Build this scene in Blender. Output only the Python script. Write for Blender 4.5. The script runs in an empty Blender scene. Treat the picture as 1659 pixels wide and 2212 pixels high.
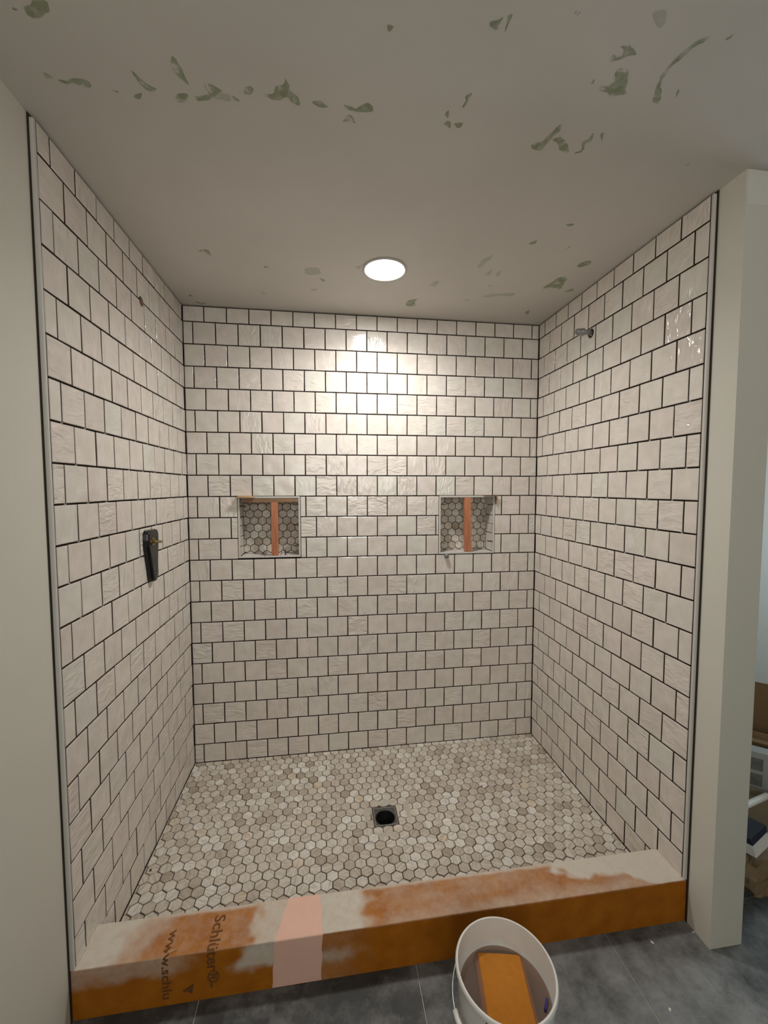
import bpy, math, random
from mathutils import Vector, Matrix
random.seed(7)
sc = bpy.context.scene
COL = sc.collection

# ------------------------------------------------------------------ units
# Everything is laid out in wall-tile pitches (u), one pitch = 0.105 m.
# origin: left back corner of the shower, x right, y into the wall, z down from the first joint.
P = 0.105
Z0 = 22.1                      # outer floor is z = -22.1 u  ->  0 m
W = 17.297                     # inner width of the shower
DF = 9.537                     # tiled depth
ZC = -0.27                     # ceiling
ZP = -21.9                     # shower floor at the walls
ZF = -22.1                     # bathroom floor
def V(x, y, z): return Vector((x*P, y*P, (z+Z0)*P))

# ------------------------------------------------------------------ camera
F_PX, CX, CY = 889.48, 829.5, 1106.0
CAM = (6.4079, -20.3058, -8.6047)
YAW, PIT, ROL = 0.13921, 0.05812, -0.00096
fw = Vector((math.sin(YAW)*math.cos(PIT), math.cos(YAW)*math.cos(PIT), -math.sin(PIT)))
r0 = Vector((math.cos(YAW), -math.sin(YAW), 0)); u0 = r0.cross(fw)
rt = r0*math.cos(ROL)+u0*math.sin(ROL); up = -r0*math.sin(ROL)+u0*math.cos(ROL)
cd = bpy.data.cameras.new('camera'); cam = bpy.data.objects.new('camera', cd); COL.objects.link(cam)
cd.sensor_fit = 'VERTICAL'; cd.sensor_height = 24.0; cd.lens = F_PX/2212*24.0; cd.clip_start = 0.02
m = Matrix((rt, up, -fw)).transposed().to_4x4(); m.translation = V(*CAM); cam.matrix_world = m
sc.camera = cam
def at(px, py, ax, val):
    """point (in u) where the line of sight through a pixel meets the plane axis = val"""
    d = fw + rt*((px-CX)/F_PX) - up*((py-CY)/F_PX); c = Vector(CAM)
    return c + d*((val-c[ax])/d[ax])
def proj(q):
    d = Vector(q)-Vector(CAM); z = d.dot(fw)
    return (CX+F_PX*d.dot(rt)/z, CY-F_PX*d.dot(up)/z)

# ------------------------------------------------------------------ light, world, exposure
w = bpy.data.worlds.new('world'); sc.world = w; w.use_nodes = True
w.node_tree.nodes['Background'].inputs[0].default_value = (0.62, 0.78, 1.0, 1)
w.node_tree.nodes['Background'].inputs[1].default_value = 1.0
def area(name, loc, rot, sx, sy, power, col, shape='RECTANGLE', spread=math.pi, parent=None):
    l = bpy.data.lights.new(name, 'AREA'); l.shape = shape; l.size = sx
    if shape == 'RECTANGLE': l.size_y = sy
    l.energy = power; l.color = col; l.spread = spread
    o = bpy.data.objects.new(name, l); COL.objects.link(o); o.location = loc; o.rotation_euler = rot
    if parent: o.parent = parent
    return o
YB_FILL = -33.6
# daylight coming in through the window of the adjoining room
area('window_and_fill_light', V(41.6, -5.5, -9.5), (0, math.radians(90), 0), 9*P, 7*P, 13, (0.70, 0.88, 1.0))
# soft fill from behind the camera; the window there is unseen, added for it
area('window_and_fill_light', V(8.5, YB_FILL, -5.7), (math.radians(90), 0, 0), 14*P, 7.6*P, 13, (1.0, 0.965, 0.865))
sc.view_settings.view_transform = 'Standard'; sc.view_settings.look = 'None'
sc.view_settings.gamma = 1.0; sc.view_settings.use_curve_mapping = False
sc.view_settings.exposure = 0.2
LED_POWER, LED_SPREAD, LENS_GLOW = 5.5, math.radians(150), 76.0

# ------------------------------------------------------------------ mesh helpers
class MB:
    def __init__(s): s.v = []; s.f = []; s.m = []
    def add(s, verts, faces, mi=0):
        o = len(s.v); s.v += [tuple(q) for q in verts]; s.f += [tuple(i+o for i in f) for f in faces]; s.m += [mi]*len(faces)
    def box(s, a, b, mi=0):
        (x0, y0, z0), (x1, y1, z1) = a, b
        s.add([(x0,y0,z0),(x1,y0,z0),(x1,y1,z0),(x0,y1,z0),(x0,y0,z1),(x1,y0,z1),(x1,y1,z1),(x0,y1,z1)],
              [(0,3,2,1),(4,5,6,7),(0,1,5,4),(1,2,6,5),(2,3,7,6),(3,0,4,7)], mi)
    def ubox(s, a, b, mi=0): s.box(V(*a), V(*b), mi)
    def cbox(s, a, b, c, mi=0):
        """box with chamfered edges"""
        (x0, y0, z0), (x1, y1, z1) = a, b
        vs = []
        for sx in (0, 1):
            for sy in (0, 1):
                for sz in (0, 1):
                    X, Y, Z = (x0, x1)[sx], (y0, y1)[sy], (z0, z1)[sz]
                    ix, iy, iz = (c, -c)[sx], (c, -c)[sy], (c, -c)[sz]
                    vs += [(X, Y+iy, Z+iz), (X+ix, Y, Z+iz), (X+ix, Y+iy, Z)]
        def k(sx, sy, sz, t): return ((sx*2+sy)*2+sz)*3+t
        fs = [(k(0,0,0,0),k(0,0,1,0),k(0,1,1,0),k(0,1,0,0)), (k(1,0,0,0),k(1,1,0,0),k(1,1,1,0),k(1,0,1,0)),
              (k(0,0,0,1),k(1,0,0,1),k(1,0,1,1),k(0,0,1,1)), (k(0,1,0,1),k(0,1,1,1),k(1,1,1,1),k(1,1,0,1)),
              (k(0,0,0,2),k(0,1,0,2),k(1,1,0,2),k(1,0,0,2)), (k(0,0,1,2),k(1,0,1,2),k(1,1,1,2),k(0,1,1,2))]
        for a_ in (0, 1):
            for b_ in (0, 1):
                fs += [(k(a_,b_,0,0),k(a_,b_,1,0),k(a_,b_,1,1),k(a_,b_,0,1)), (k(a_,0,b_,0),k(a_,1,b_,0),k(a_,1,b_,2),k(a_,0,b_,2)),
                       (k(0,a_,b_,1),k(1,a_,b_,1),k(1,a_,b_,2),k(0,a_,b_,2))]
                for c_ in (0, 1): fs.append((k(a_,b_,c_,0),k(a_,b_,c_,1),k(a_,b_,c_,2)))
        s.add(vs, fs, mi)
    def prism(s, poly, n0, n1, fr=None, mi=0, inset=0.0):
        """poly: 2D points (ccw), extruded from n0 to n1 along frame axis 3"""
        fr = fr or (lambda a, b, c: (a, b, c))
        n = len(poly)
        s.add([fr(a, b, n0) for a, b in poly]+[fr(a, b, n1) for a, b in poly],
              [tuple(range(n))[::-1], tuple(range(n, 2*n))]+[(i, (i+1) % n, n+(i+1) % n, n+i) for i in range(n)], mi)
    def lathe(s, prof, seg, c=(0, 0, 0), mi=0, axis='z', cap0=False, cap1=False):
        vs = []; n = len(prof)
        for i in range(seg):
            a = 2*math.pi*i/seg
            for r, h in prof:
                p = (r*math.cos(a), r*math.sin(a), h)
                if axis == 'x': p = (h, r*math.cos(a), r*math.sin(a))
                vs.append((p[0]+c[0], p[1]+c[1], p[2]+c[2]))
        fs = [(i*n+j, ((i+1) % seg)*n+j, ((i+1) % seg)*n+j+1, i*n+j+1) for i in range(seg) for j in range(n-1)]
        if cap0: fs.append(tuple(i*n for i in range(seg))[::-1])
        if cap1: fs.append(tuple(i*n+n-1 for i in range(seg)))
        s.add(vs, fs, mi)
    def tube(s, pts, r, seg=8, mi=0):
        pts = [Vector(p) for p in pts]; rings = []
        for i, p in enumerate(pts):
            t = (pts[min(i+1, len(pts)-1)]-pts[max(i-1, 0)]).normalized()
            a = t.orthogonal().normalized() if not rings else (rings[-1][1]-t*rings[-1][1].dot(t)).normalized()
            rings.append((p, a, t.cross(a)))
        vs = [p+(a*math.cos(2*math.pi*k/seg)+b*math.sin(2*math.pi*k/seg))*r for p, a, b in rings for k in range(seg)]
        n = len(rings)
        fs = [(i*seg+k, i*seg+(k+1) % seg, (i+1)*seg+(k+1) % seg, (i+1)*seg+k) for i in range(n-1) for k in range(seg)]
        fs += [tuple(range(seg))[::-1], tuple(range((n-1)*seg, n*seg))]
        s.add(vs, fs, mi)
    def mesh(s, name, mats, smooth=False):
        me = bpy.data.meshes.new(name); me.from_pydata(s.v, [], s.f); me.update()
        for q in (mats if isinstance(mats, (list, tuple)) else [mats]): me.materials.append(q)
        if any(s.m): me.polygons.foreach_set('material_index', s.m)
        if smooth: me.polygons.foreach_set('use_smooth', [True]*len(me.polygons))
        return me
    def build(s, name, mats, parent=None, smooth=False, fix=True, **tags):
        me = s.mesh(name, mats, smooth)
        if fix:
            import bmesh
            b = bmesh.new(); b.from_mesh(me); bmesh.ops.recalc_face_normals(b, faces=b.faces); b.to_mesh(me); b.free()
        return link(name, me, parent, **tags)
def link(name, me, parent=None, label=None, category=None, group=None, kind=None, matrix=None):
    o = bpy.data.objects.new(name, me); COL.objects.link(o)
    if parent: o.parent = parent
    if matrix is not None: o.matrix_basis = matrix
    for k, v in (('label', label), ('category', category), ('group', group), ('kind', kind)):
        if v: o[k] = v
    return o
def empty(name, loc, label, category, group=None):
    o = link(name, None, None, label, category, group); o.location = loc; o.empty_display_size = 0.02
    return o
def child_local(o, parent):
    """o was modelled in world space: keep it there below a parent placed elsewhere"""
    o.parent = parent; o.location = o.location - parent.location

# ------------------------------------------------------------------ materials
def newmat(name):
    m = bpy.data.materials.new(name); m.use_nodes = True; nt = m.node_tree
    b = nt.nodes['Principled BSDF']; return m, nt, b
def N(nt, t, **kw):
    n = nt.nodes.new(t)
    for k, v in kw.items():
        if k in n.inputs: n.inputs[k].default_value = v
        else: setattr(n, k, v)
    return n
def L(nt, a, b): nt.links.new(a, b)
def plain(name, col, rough=0.6, metal=0.0, spec=0.5, var=0.0, scale=30.0, bump=0.0, bscale=200.0, coords='Object'):
    m, nt, b = newmat(name)
    b.inputs['Base Color'].default_value = (*col, 1); b.inputs['Roughness'].default_value = rough
    b.inputs['Metallic'].default_value = metal; b.inputs['Specular IOR Level'].default_value = spec
    tc = N(nt, 'ShaderNodeTexCoord')
    if var:
        n = N(nt, 'ShaderNodeTexNoise', Scale=scale, Detail=5.0); L(nt, tc.outputs[coords], n.inputs['Vector'])
        mx = N(nt, 'ShaderNodeMix', data_type='RGBA'); mx.inputs['A'].default_value = (*[c*(1-var) for c in col], 1)
        mx.inputs['B'].default_value = (*[min(1, c*(1+var)) for c in col], 1)
        L(nt, n.outputs['Fac'], mx.inputs['Factor']); L(nt, mx.outputs['Result'], b.inputs['Base Color'])
    if bump:
        n2 = N(nt, 'ShaderNodeTexNoise', Scale=bscale, Detail=3.0); L(nt, tc.outputs[coords], n2.inputs['Vector'])
        bp = N(nt, 'ShaderNodeBump', Strength=bump, Distance=0.001); L(nt, n2.outputs['Fac'], bp.inputs['Height']); L(nt, bp.outputs['Normal'], b.inputs['Normal'])
    return m
def rand_sum(nt):
    """one random number per tile: per object, or per island inside a joined mesh"""
    oi = N(nt, 'ShaderNodeObjectInfo'); ge = N(nt, 'ShaderNodeNewGeometry')
    a = N(nt, 'ShaderNodeMath', operation='ADD'); L(nt, oi.outputs['Random'], a.inputs[0]); L(nt, ge.outputs['Random Per Island'], a.inputs[1])
    f = N(nt, 'ShaderNodeMath', operation='FRACT'); L(nt, a.outputs[0], f.inputs[0]); return f.outputs[0]
def ramp(nt, stops, fac, interp='LINEAR'):
    r = N(nt, 'ShaderNodeValToRGB'); r.color_ramp.interpolation = interp
    while len(r.color_ramp.elements) < len(stops): r.color_ramp.elements.new(0.5)
    for e, (p, c) in zip(r.color_ramp.elements, stops): e.position = p; e.color = (*c, 1)
    L(nt, fac, r.inputs['Fac']); return r.outputs['Color']
def mul(nt, a, k):
    n = N(nt, 'ShaderNodeMath', operation='MULTIPLY'); L(nt, a, n.inputs[0]); n.inputs[1].default_value = k; return n.outputs[0]

def tile_material():
    m, nt, b = newmat('glazed_wall_tile')
    rnd = rand_sum(nt); tc = N(nt, 'ShaderNodeTexCoord')
    # hand-made glaze: brush strokes run level or upright, tile by tile
    gt = N(nt, 'ShaderNodeMath', operation='GREATER_THAN'); L(nt, rnd, gt.inputs[0]); gt.inputs[1].default_value = 0.55
    vr = N(nt, 'ShaderNodeVectorRotate', rotation_type='Z_AXIS'); L(nt, tc.outputs['Object'], vr.inputs['Vector'])
    L(nt, mul(nt, gt.outputs[0], math.pi/2), vr.inputs['Angle'])
    cb = N(nt, 'ShaderNodeCombineXYZ'); L(nt, mul(nt, rnd, 37.0), cb.inputs[0]); L(nt, mul(nt, rnd, 91.0), cb.inputs[2])
    ad = N(nt, 'ShaderNodeVectorMath', operation='ADD'); L(nt, vr.outputs[0], ad.inputs[0]); L(nt, cb.outputs[0], ad.inputs[1])
    mp = N(nt, 'ShaderNodeMapping'); mp.inputs['Scale'].default_value = (19, 48, 30); L(nt, ad.outputs[0], mp.inputs['Vector'])
    n1 = N(nt, 'ShaderNodeTexNoise', Scale=1.0, Detail=1.2, Distortion=0.8); L(nt, mp.outputs[0], n1.inputs['Vector'])
    n2 = N(nt, 'ShaderNodeTexNoise', Scale=11.0, Detail=1.0); L(nt, ad.outputs[0], n2.inputs['Vector'])
    # some tiles are nearly flat, some very wavy
    st = N(nt, 'ShaderNodeMapRange'); L(nt, mul(nt, rnd, 1.0), st.inputs['Value'])
    wn = N(nt, 'ShaderNodeTexWhiteNoise', noise_dimensions='1D'); L(nt, rnd, wn.inputs['W'])
    pw = N(nt, 'ShaderNodeMath', operation='POWER'); L(nt, wn.outputs['Value'], pw.inputs[0]); pw.inputs[1].default_value = 1.3
    h1 = N(nt, 'ShaderNodeMath', operation='MULTIPLY'); L(nt, n1.outputs['Fac'], h1.inputs[0]); L(nt, pw.outputs[0], h1.inputs[1])
    h = N(nt, 'ShaderNodeMath', operation='MULTIPLY_ADD'); L(nt, n2.outputs['Fac'], h.inputs[0]); h.inputs[1].default_value = 1.0; L(nt, h1.outputs[0], h.inputs[2])
    bp = N(nt, 'ShaderNodeBump', Strength=1.0, Distance=0.006); L(nt, h.outputs[0], bp.inputs['Height']); L(nt, bp.outputs['Normal'], b.inputs['Normal'])
    wn2 = N(nt, 'ShaderNodeTexWhiteNoise', noise_dimensions='1D'); ad2 = N(nt, 'ShaderNodeMath', operation='ADD'); L(nt, rnd, ad2.inputs[0]); ad2.inputs[1].default_value = 3.3
    L(nt, ad2.outputs[0], wn2.inputs['W'])
    base = ramp(nt, [(0.0, (0.72, 0.65, 0.60)), (0.3, (0.77, 0.695, 0.645)), (0.6, (0.77, 0.712, 0.65)), (0.9, (0.75, 0.70, 0.64)), (1.0, (0.735, 0.708, 0.65))], wn2.outputs['Value'])
    n3 = N(nt, 'ShaderNodeTexNoise', Scale=22.0, Detail=4.0); L(nt, ad.outputs[0], n3.inputs['Vector'])
    mo = ramp(nt, [(0.3, (0.89, 0.89, 0.87)), (0.68, (1.0, 1.0, 1.0))], n3.outputs['Fac'])
    mx = N(nt, 'ShaderNodeMix', data_type='RGBA', blend_type='MULTIPLY'); mx.inputs['Factor'].default_value = 1.0
    L(nt, base, mx.inputs['A']); L(nt, mo, mx.inputs['B']); L(nt, mx.outputs['Result'], b.inputs['Base Color'])
    b.inputs['Roughness'].default_value = 0.19; b.inputs['Specular IOR Level'].default_value = 0.5
    return m
M_TILE = tile_material()

def stone_material():
    m, nt, b = newmat('marble_hexagon')
    rnd = rand_sum(nt); tc = N(nt, 'ShaderNodeTexCoord')
    wn = N(nt, 'ShaderNodeTexWhiteNoise', noise_dimensions='1D'); L(nt, rnd, wn.inputs['W'])
    vr = N(nt, 'ShaderNodeVectorRotate', rotation_type='Z_AXIS'); L(nt, tc.outputs['Object'], vr.inputs['Vector']); L(nt, mul(nt, rnd, 6.28), vr.inputs['Angle'])
    cb = N(nt, 'ShaderNodeCombineXYZ'); L(nt, mul(nt, rnd, 53.0), cb.inputs[0]); L(nt, mul(nt, rnd, 17.0), cb.inputs[1])
    ad = N(nt, 'ShaderNodeVectorMath', operation='ADD'); L(nt, vr.outputs[0], ad.inputs[0]); L(nt, cb.outputs[0], ad.inputs[1])
    mp = N(nt, 'ShaderNodeMapping'); mp.inputs['Scale'].default_value = (25, 130, 60); L(nt, ad.outputs[0], mp.inputs['Vector'])
    n1 = N(nt, 'ShaderNodeTexNoise', Scale=1.0, Detail=4.0, Distortion=0.6); L(nt, mp.outputs[0], n1.inputs['Vector'])
    c = ramp(nt, [(0.0, (0.42, 0.35, 0.28)), (0.05, (0.50, 0.43, 0.36)), (0.28, (0.60, 0.535, 0.46)), (0.55, (0.635, 0.58, 0.505)), (0.8, (0.69, 0.645, 0.58)), (0.95, (0.78, 0.755, 0.70)), (1.0, (0.65, 0.55, 0.43))], wn.outputs['Value'])
    v = ramp(nt, [(0.36, (0.70, 0.66, 0.60)), (0.52, (0.97, 0.97, 0.96)), (0.7, (1.08, 1.09, 1.1))], n1.outputs['Fac'])
    mx = N(nt, 'ShaderNodeMix', data_type='RGBA', blend_type='MULTIPLY'); mx.inputs['Factor'].default_value = 0.8
    L(nt, c, mx.inputs['A']); L(nt, v, mx.inputs['B']); L(nt, mx.outputs['Result'], b.inputs['Base Color'])
    b.inputs['Roughness'].default_value = 0.5
    return m
M_HEX = stone_material()
M_BODY = plain('stained_tile_body', (0.13, 0.085, 0.06), 0.9, var=0.2, scale=40)
M_BACK = plain('dark_thinset_bed', (0.035, 0.02, 0.014), 0.9, var=0.3, scale=25)
M_GROUT = plain('floor_joint_bed', (0.085, 0.062, 0.045), 0.9, var=0.35, scale=20)
M_DRY = plain('painted_drywall', (0.65, 0.63, 0.555), 0.75, var=0.03, scale=4, bump=0.15, bscale=350)
M_PALE = plain('pale_matte', (0.68, 0.655, 0.60), 0.85, var=0.05, scale=9)
M_TRIM = plain('white_edge_profile', (0.60, 0.575, 0.535), 0.4)
M_BLACK = plain('black_plastic', (0.006, 0.006, 0.0065), 0.2, var=0.3, scale=60)
M_DARK = plain('drain_dark', (0.008, 0.008, 0.009), 0.45)
M_DRAIN = plain('drain_grey_plastic', (0.28, 0.275, 0.255), 0.6, var=0.4, scale=60)
M_COLLAR = plain('drain_collar', (0.10, 0.10, 0.095), 0.5, var=0.5, scale=90)
M_BRASS = plain('brass', (0.42, 0.32, 0.16), 0.35, metal=1.0)
M_STEEL = plain('galvanised_steel', (0.33, 0.34, 0.34), 0.38, metal=0.9, var=0.25, scale=120)
M_COPPER = plain('cut_board_core', (0.17, 0.09, 0.07), 0.8, var=0.3, scale=90)
M_SPACER = plain('spacer_plastic', (0.075, 0.035, 0.028), 0.5)
M_KNOB = plain('grey_rubber', (0.16, 0.17, 0.17), 0.5)
M_PAIL = plain('white_pail_plastic', (0.74, 0.72, 0.69), 0.35, var=0.06, scale=25)
M_INK = plain('pail_print', (0.03, 0.03, 0.035), 0.5)
M_PINK = plain('sealing_band', (0.80, 0.50, 0.40), 0.85, var=0.07, scale=26)
M_LETTER = plain('board_print', (0.15, 0.055, 0.010), 0.8, var=0.35, scale=120)
M_CHIP = plain('plaster_chip', (0.75, 0.73, 0.62), 0.8)
M_BLUE = plain('blue_plastic', (0.02, 0.02, 0.16), 0.4)
M_KRAFT = plain('brown_cardboard', (0.25, 0.155, 0.075), 0.85, var=0.12, scale=14)
M_KRAFT2 = plain('tan_cardboard', (0.26, 0.20, 0.13), 0.85, var=0.1, scale=14)
M_PAPER = plain('brown_paper', (0.24, 0.165, 0.09), 0.8, var=0.25, scale=18, bump=0.6, bscale=30)
M_CARTON = plain('grey_white_carton', (0.38, 0.375, 0.36), 0.6, var=0.08, scale=20)
M_CARDW = plain('white_carton', (0.80, 0.76, 0.70), 0.55)
M_CARDB = plain('dark_blue_carton', (0.02, 0.024, 0.045), 0.5)
M_PRINT = plain('carton_print', (0.16, 0.16, 0.155), 0.6, var=0.5, scale=60)

def wood(name, col, col2, scale=(14, 14, 160)):
    m, nt, b = newmat(name); tc = N(nt, 'ShaderNodeTexCoord')
    mp = N(nt, 'ShaderNodeMapping'); mp.inputs['Scale'].default_value = scale; L(nt, tc.outputs['Object'], mp.inputs['Vector'])
    n = N(nt, 'ShaderNodeTexNoise', Scale=1.0, Detail=5.0); L(nt, mp.outputs[0], n.inputs['Vector'])
    L(nt, ramp(nt, [(0.3, col2), (0.65, col)], n.outputs['Fac']), b.inputs['Base Color']); b.inputs['Roughness'].default_value = 0.75
    return m
M_CEDAR = wood('reddish_wood', (0.56, 0.23, 0.115), (0.34, 0.12, 0.06), (160, 160, 8))
M_PINE = wood('plywood_strip', (0.30, 0.18, 0.10), (0.20, 0.11, 0.06), (8, 160, 160))
M_SHIM = wood('pale_shim', (0.62, 0.42, 0.24), (0.50, 0.31, 0.16), (10, 160, 160))

def ceiling_material():
    m, nt, b = newmat('skimmed_ceiling'); tc = N(nt, 'ShaderNodeTexCoord')
    n = N(nt, 'ShaderNodeTexNoise', Scale=2.2, Detail=4.0); L(nt, tc.outputs['Object'], n.inputs['Vector'])
    L(nt, ramp(nt, [(0.3, (0.585, 0.555, 0.505)), (0.7, (0.64, 0.61, 0.56))], n.outputs['Fac']), b.inputs['Base Color'])
    b.inputs['Roughness'].default_value = 0.6
    n2 = N(nt, 'ShaderNodeTexNoise', Scale=7.0, Detail=3.0); L(nt, tc.outputs['Object'], n2.inputs['Vector'])
    bp = N(nt, 'ShaderNodeBump', Strength=0.25, Distance=0.004); L(nt, n2.outputs['Fac'], bp.inputs['Height']); L(nt, bp.outputs['Normal'], b.inputs['Normal'])
    return m
M_CEIL = ceiling_material()
def green_material():
    m, nt, b = newmat('bare_green_board'); tc = N(nt, 'ShaderNodeTexCoord')
    n = N(nt, 'ShaderNodeTexNoise', Scale=45.0, Detail=5.0, Distortion=0.5); L(nt, tc.outputs['Object'], n.inputs['Vector'])
    L(nt, ramp(nt, [(0.36, (0.255, 0.29, 0.185)), (0.52, (0.33, 0.35, 0.255)), (0.60, (0.42, 0.42, 0.34)), (0.66, (0.60, 0.575, 0.525))], n.outputs['Fac']), b.inputs['Base Color'])
    b.inputs['Roughness'].default_value = 0.8
    return m
M_GREEN = green_material()
M_GREEN2 = plain('thin_compound_over_board', (0.47, 0.47, 0.405), 0.8, var=0.14, scale=60)

def slate_material():
    m, nt, b = newmat('dark_slate_tile'); ge = N(nt, 'ShaderNodeNewGeometry'); pos = ge.outputs['Position']
    n = N(nt, 'ShaderNodeTexNoise', Scale=9.0, Detail=8.0, Roughness=0.65, Distortion=0.4); L(nt, pos, n.inputs['Vector'])
    c = ramp(nt, [(0.3, (0.030, 0.032, 0.032)), (0.55, (0.052, 0.054, 0.054)), (0.75, (0.10, 0.102, 0.101))], n.outputs['Fac'])
    # plaster dust, thinned by the curb to paint in its shadow, thicker farther right
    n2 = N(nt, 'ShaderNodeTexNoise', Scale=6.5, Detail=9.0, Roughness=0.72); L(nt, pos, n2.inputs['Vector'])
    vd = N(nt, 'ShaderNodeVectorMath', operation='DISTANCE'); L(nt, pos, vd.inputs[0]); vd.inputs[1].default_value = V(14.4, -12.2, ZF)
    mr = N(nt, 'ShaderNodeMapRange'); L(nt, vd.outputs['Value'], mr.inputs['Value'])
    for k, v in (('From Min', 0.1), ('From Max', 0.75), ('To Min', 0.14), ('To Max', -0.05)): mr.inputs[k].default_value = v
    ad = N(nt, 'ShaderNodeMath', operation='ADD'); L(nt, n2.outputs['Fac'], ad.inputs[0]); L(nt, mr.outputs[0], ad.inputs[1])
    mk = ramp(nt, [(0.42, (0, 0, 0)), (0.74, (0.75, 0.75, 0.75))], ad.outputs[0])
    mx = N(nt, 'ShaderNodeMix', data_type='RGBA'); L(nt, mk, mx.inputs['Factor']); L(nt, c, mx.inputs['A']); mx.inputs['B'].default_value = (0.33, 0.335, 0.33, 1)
    L(nt, mx.outputs['Result'], b.inputs['Base Color']); b.inputs['Roughness'].default_value = 0.55
    bp = N(nt, 'ShaderNodeBump', Strength=0.4, Distance=0.002); L(nt, n.outputs['Fac'], bp.inputs['Height']); L(nt, bp.outputs['Normal'], b.inputs['Normal'])
    return m
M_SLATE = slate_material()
M_JOINT = plain('pale_floor_joint', (0.55, 0.53, 0.49), 0.9)

def curb_material():
    m, nt, b = newmat('orange_foam_board'); tc = N(nt, 'ShaderNodeTexCoord')
    at_ = N(nt, 'ShaderNodeAttribute', attribute_name='smear')
    n = N(nt, 'ShaderNodeTexNoise', Scale=16.0, Detail=4.0); L(nt, tc.outputs['Object'], n.inputs['Vector'])
    c = ramp(nt, [(0.3, (0.34, 0.102, 0.004)), (0.7, (0.44, 0.150, 0.008))], n.outputs['Fac'])
    n2 = N(nt, 'ShaderNodeTexNoise', Scale=38.0, Detail=6.0, Roughness=0.7); L(nt, tc.outputs['Object'], n2.inputs['Vector'])
    a = N(nt, 'ShaderNodeMath', operation='MULTIPLY_ADD'); L(nt, n2.outputs['Fac'], a.inputs[0]); a.inputs[1].default_value = 0.7; a.inputs[2].default_value = -0.35
    s = N(nt, 'ShaderNodeMath', operation='ADD', use_clamp=True); L(nt, at_.outputs['Fac'], s.inputs[0])
    # break-up only where there is some smear
    g = N(nt, 'ShaderNodeMath', operation='MULTIPLY'); L(nt, a.outputs[0], g.inputs[0])
    k = N(nt, 'ShaderNodeMapRange'); k.inputs['From Max'].default_value = 0.15; L(nt, at_.outputs['Fac'], k.inputs['Value'])
    L(nt, k.outputs[0], g.inputs[1]); L(nt, g.outputs[0], s.inputs[1])
    mx = N(nt, 'ShaderNodeMix', data_type='RGBA'); L(nt, s.outputs[0], mx.inputs['Factor']); L(nt, c, mx.inputs['A']); mx.inputs['B'].default_value = (0.64, 0.58, 0.50, 1)
    L(nt, mx.outputs['Result'], b.inputs['Base Color']); b.inputs['Roughness'].default_value = 0.8; b.inputs['Specular IOR Level'].default_value = 0.2
    # fleece weave
    w1 = N(nt, 'ShaderNodeTexWave', Scale=90.0, Distortion=0.6, bands_direction='X'); w2 = N(nt, 'ShaderNodeTexWave', Scale=90.0, Distortion=0.6, bands_direction='DIAGONAL')
    L(nt, tc.outputs['Object'], w1.inputs['Vector']); L(nt, tc.outputs['Object'], w2.inputs['Vector'])
    ww = N(nt, 'ShaderNodeMath', operation='ADD'); L(nt, w1.outputs['Fac'], ww.inputs[0]); L(nt, w2.outputs['Fac'], ww.inputs[1])
    bp = N(nt, 'ShaderNodeBump', Strength=0.25, Distance=0.0008); L(nt, ww.outputs[0], bp.inputs['Height']); L(nt, bp.outputs['Normal'], b.inputs['Normal'])
    return m
M_CURB = curb_material()
def emit(name, col, s):
    m, nt, b = newmat(name); b.inputs['Base Color'].default_value = (0.8, 0.8, 0.8, 1)
    b.inputs['Emission Color'].default_value = (*col, 1); b.inputs['Emission Strength'].default_value = s; return m
def water_material():
    m, nt, b = newmat('murky_rinse_water'); nt.nodes.remove(b); out = nt.nodes['Material Output']
    t = N(nt, 'ShaderNodeBsdfTransparent'); t.inputs[0].default_value = (0.86, 0.74, 0.66, 1)
    d = N(nt, 'ShaderNodeBsdfDiffuse'); d.inputs[0].default_value = (0.34, 0.235, 0.185, 1)
    g = N(nt, 'ShaderNodeBsdfGlossy', Roughness=0.04)
    mx = N(nt, 'ShaderNodeMixShader'); mx.inputs[0].default_value = 0.30; L(nt, t.outputs[0], mx.inputs[1]); L(nt, d.outputs[0], mx.inputs[2])
    fr = N(nt, 'ShaderNodeFresnel', IOR=1.33); m2 = N(nt, 'ShaderNodeMixShader'); L(nt, fr.outputs[0], m2.inputs[0]); L(nt, mx.outputs[0], m2.inputs[1]); L(nt, g.outputs[0], m2.inputs[2])
    L(nt, m2.outputs[0], out.inputs[0]); return m
M_WATER = water_material()
M_SPONGE = plain('orange_sponge', (0.50, 0.18, 0.012), 0.9, var=0.15, scale=60, bump=0.6, bscale=300)
def glass_material():
    m, nt, b = newmat('window_glass'); b.inputs['Transmission Weight'].default_value = 1.0; b.inputs['Roughness'].default_value = 0.0; b.inputs['IOR'].default_value = 1.05; return m

# ------------------------------------------------------------------ room shell
XR = 42.0; YB = -34.0
NICHES = [(2.24, 5.15, -11.95, -9.0), (12.08, 15.04, -11.98, -9.0)]
ND = 0.98
mb = MB()   # ceiling slab with a hole-free underside
mb.ubox((-2, YB-1, ZC), (XR+1, 3, ZC+2))
ceiling = mb.build('ceiling', M_CEIL, kind='structure')
mb = MB(); d0, d1, d2, d3 = 8.1, 9.3, -4.87, -3.66      # pit under the drain
mb.ubox((-2, YB-1, ZF-2), (XR+1, d2, ZF-0.03)); mb.ubox((-2, d3, ZF-2), (XR+1, 3, ZF-0.03)); mb.ubox((-2, d2, ZF-2), (d0, d3, ZF-0.03)); mb.ubox((d1, d2, ZF-2), (XR+1, d3, ZF-0.03))
floor = mb.build('floor', M_JOINT, kind='structure')
mb = MB()   # backer board behind the back wall tiles, open at the two niches
BK = 0.078
xs = [-0.1, 2.14, 5.25, 11.98, 15.14, W+0.1]
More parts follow.
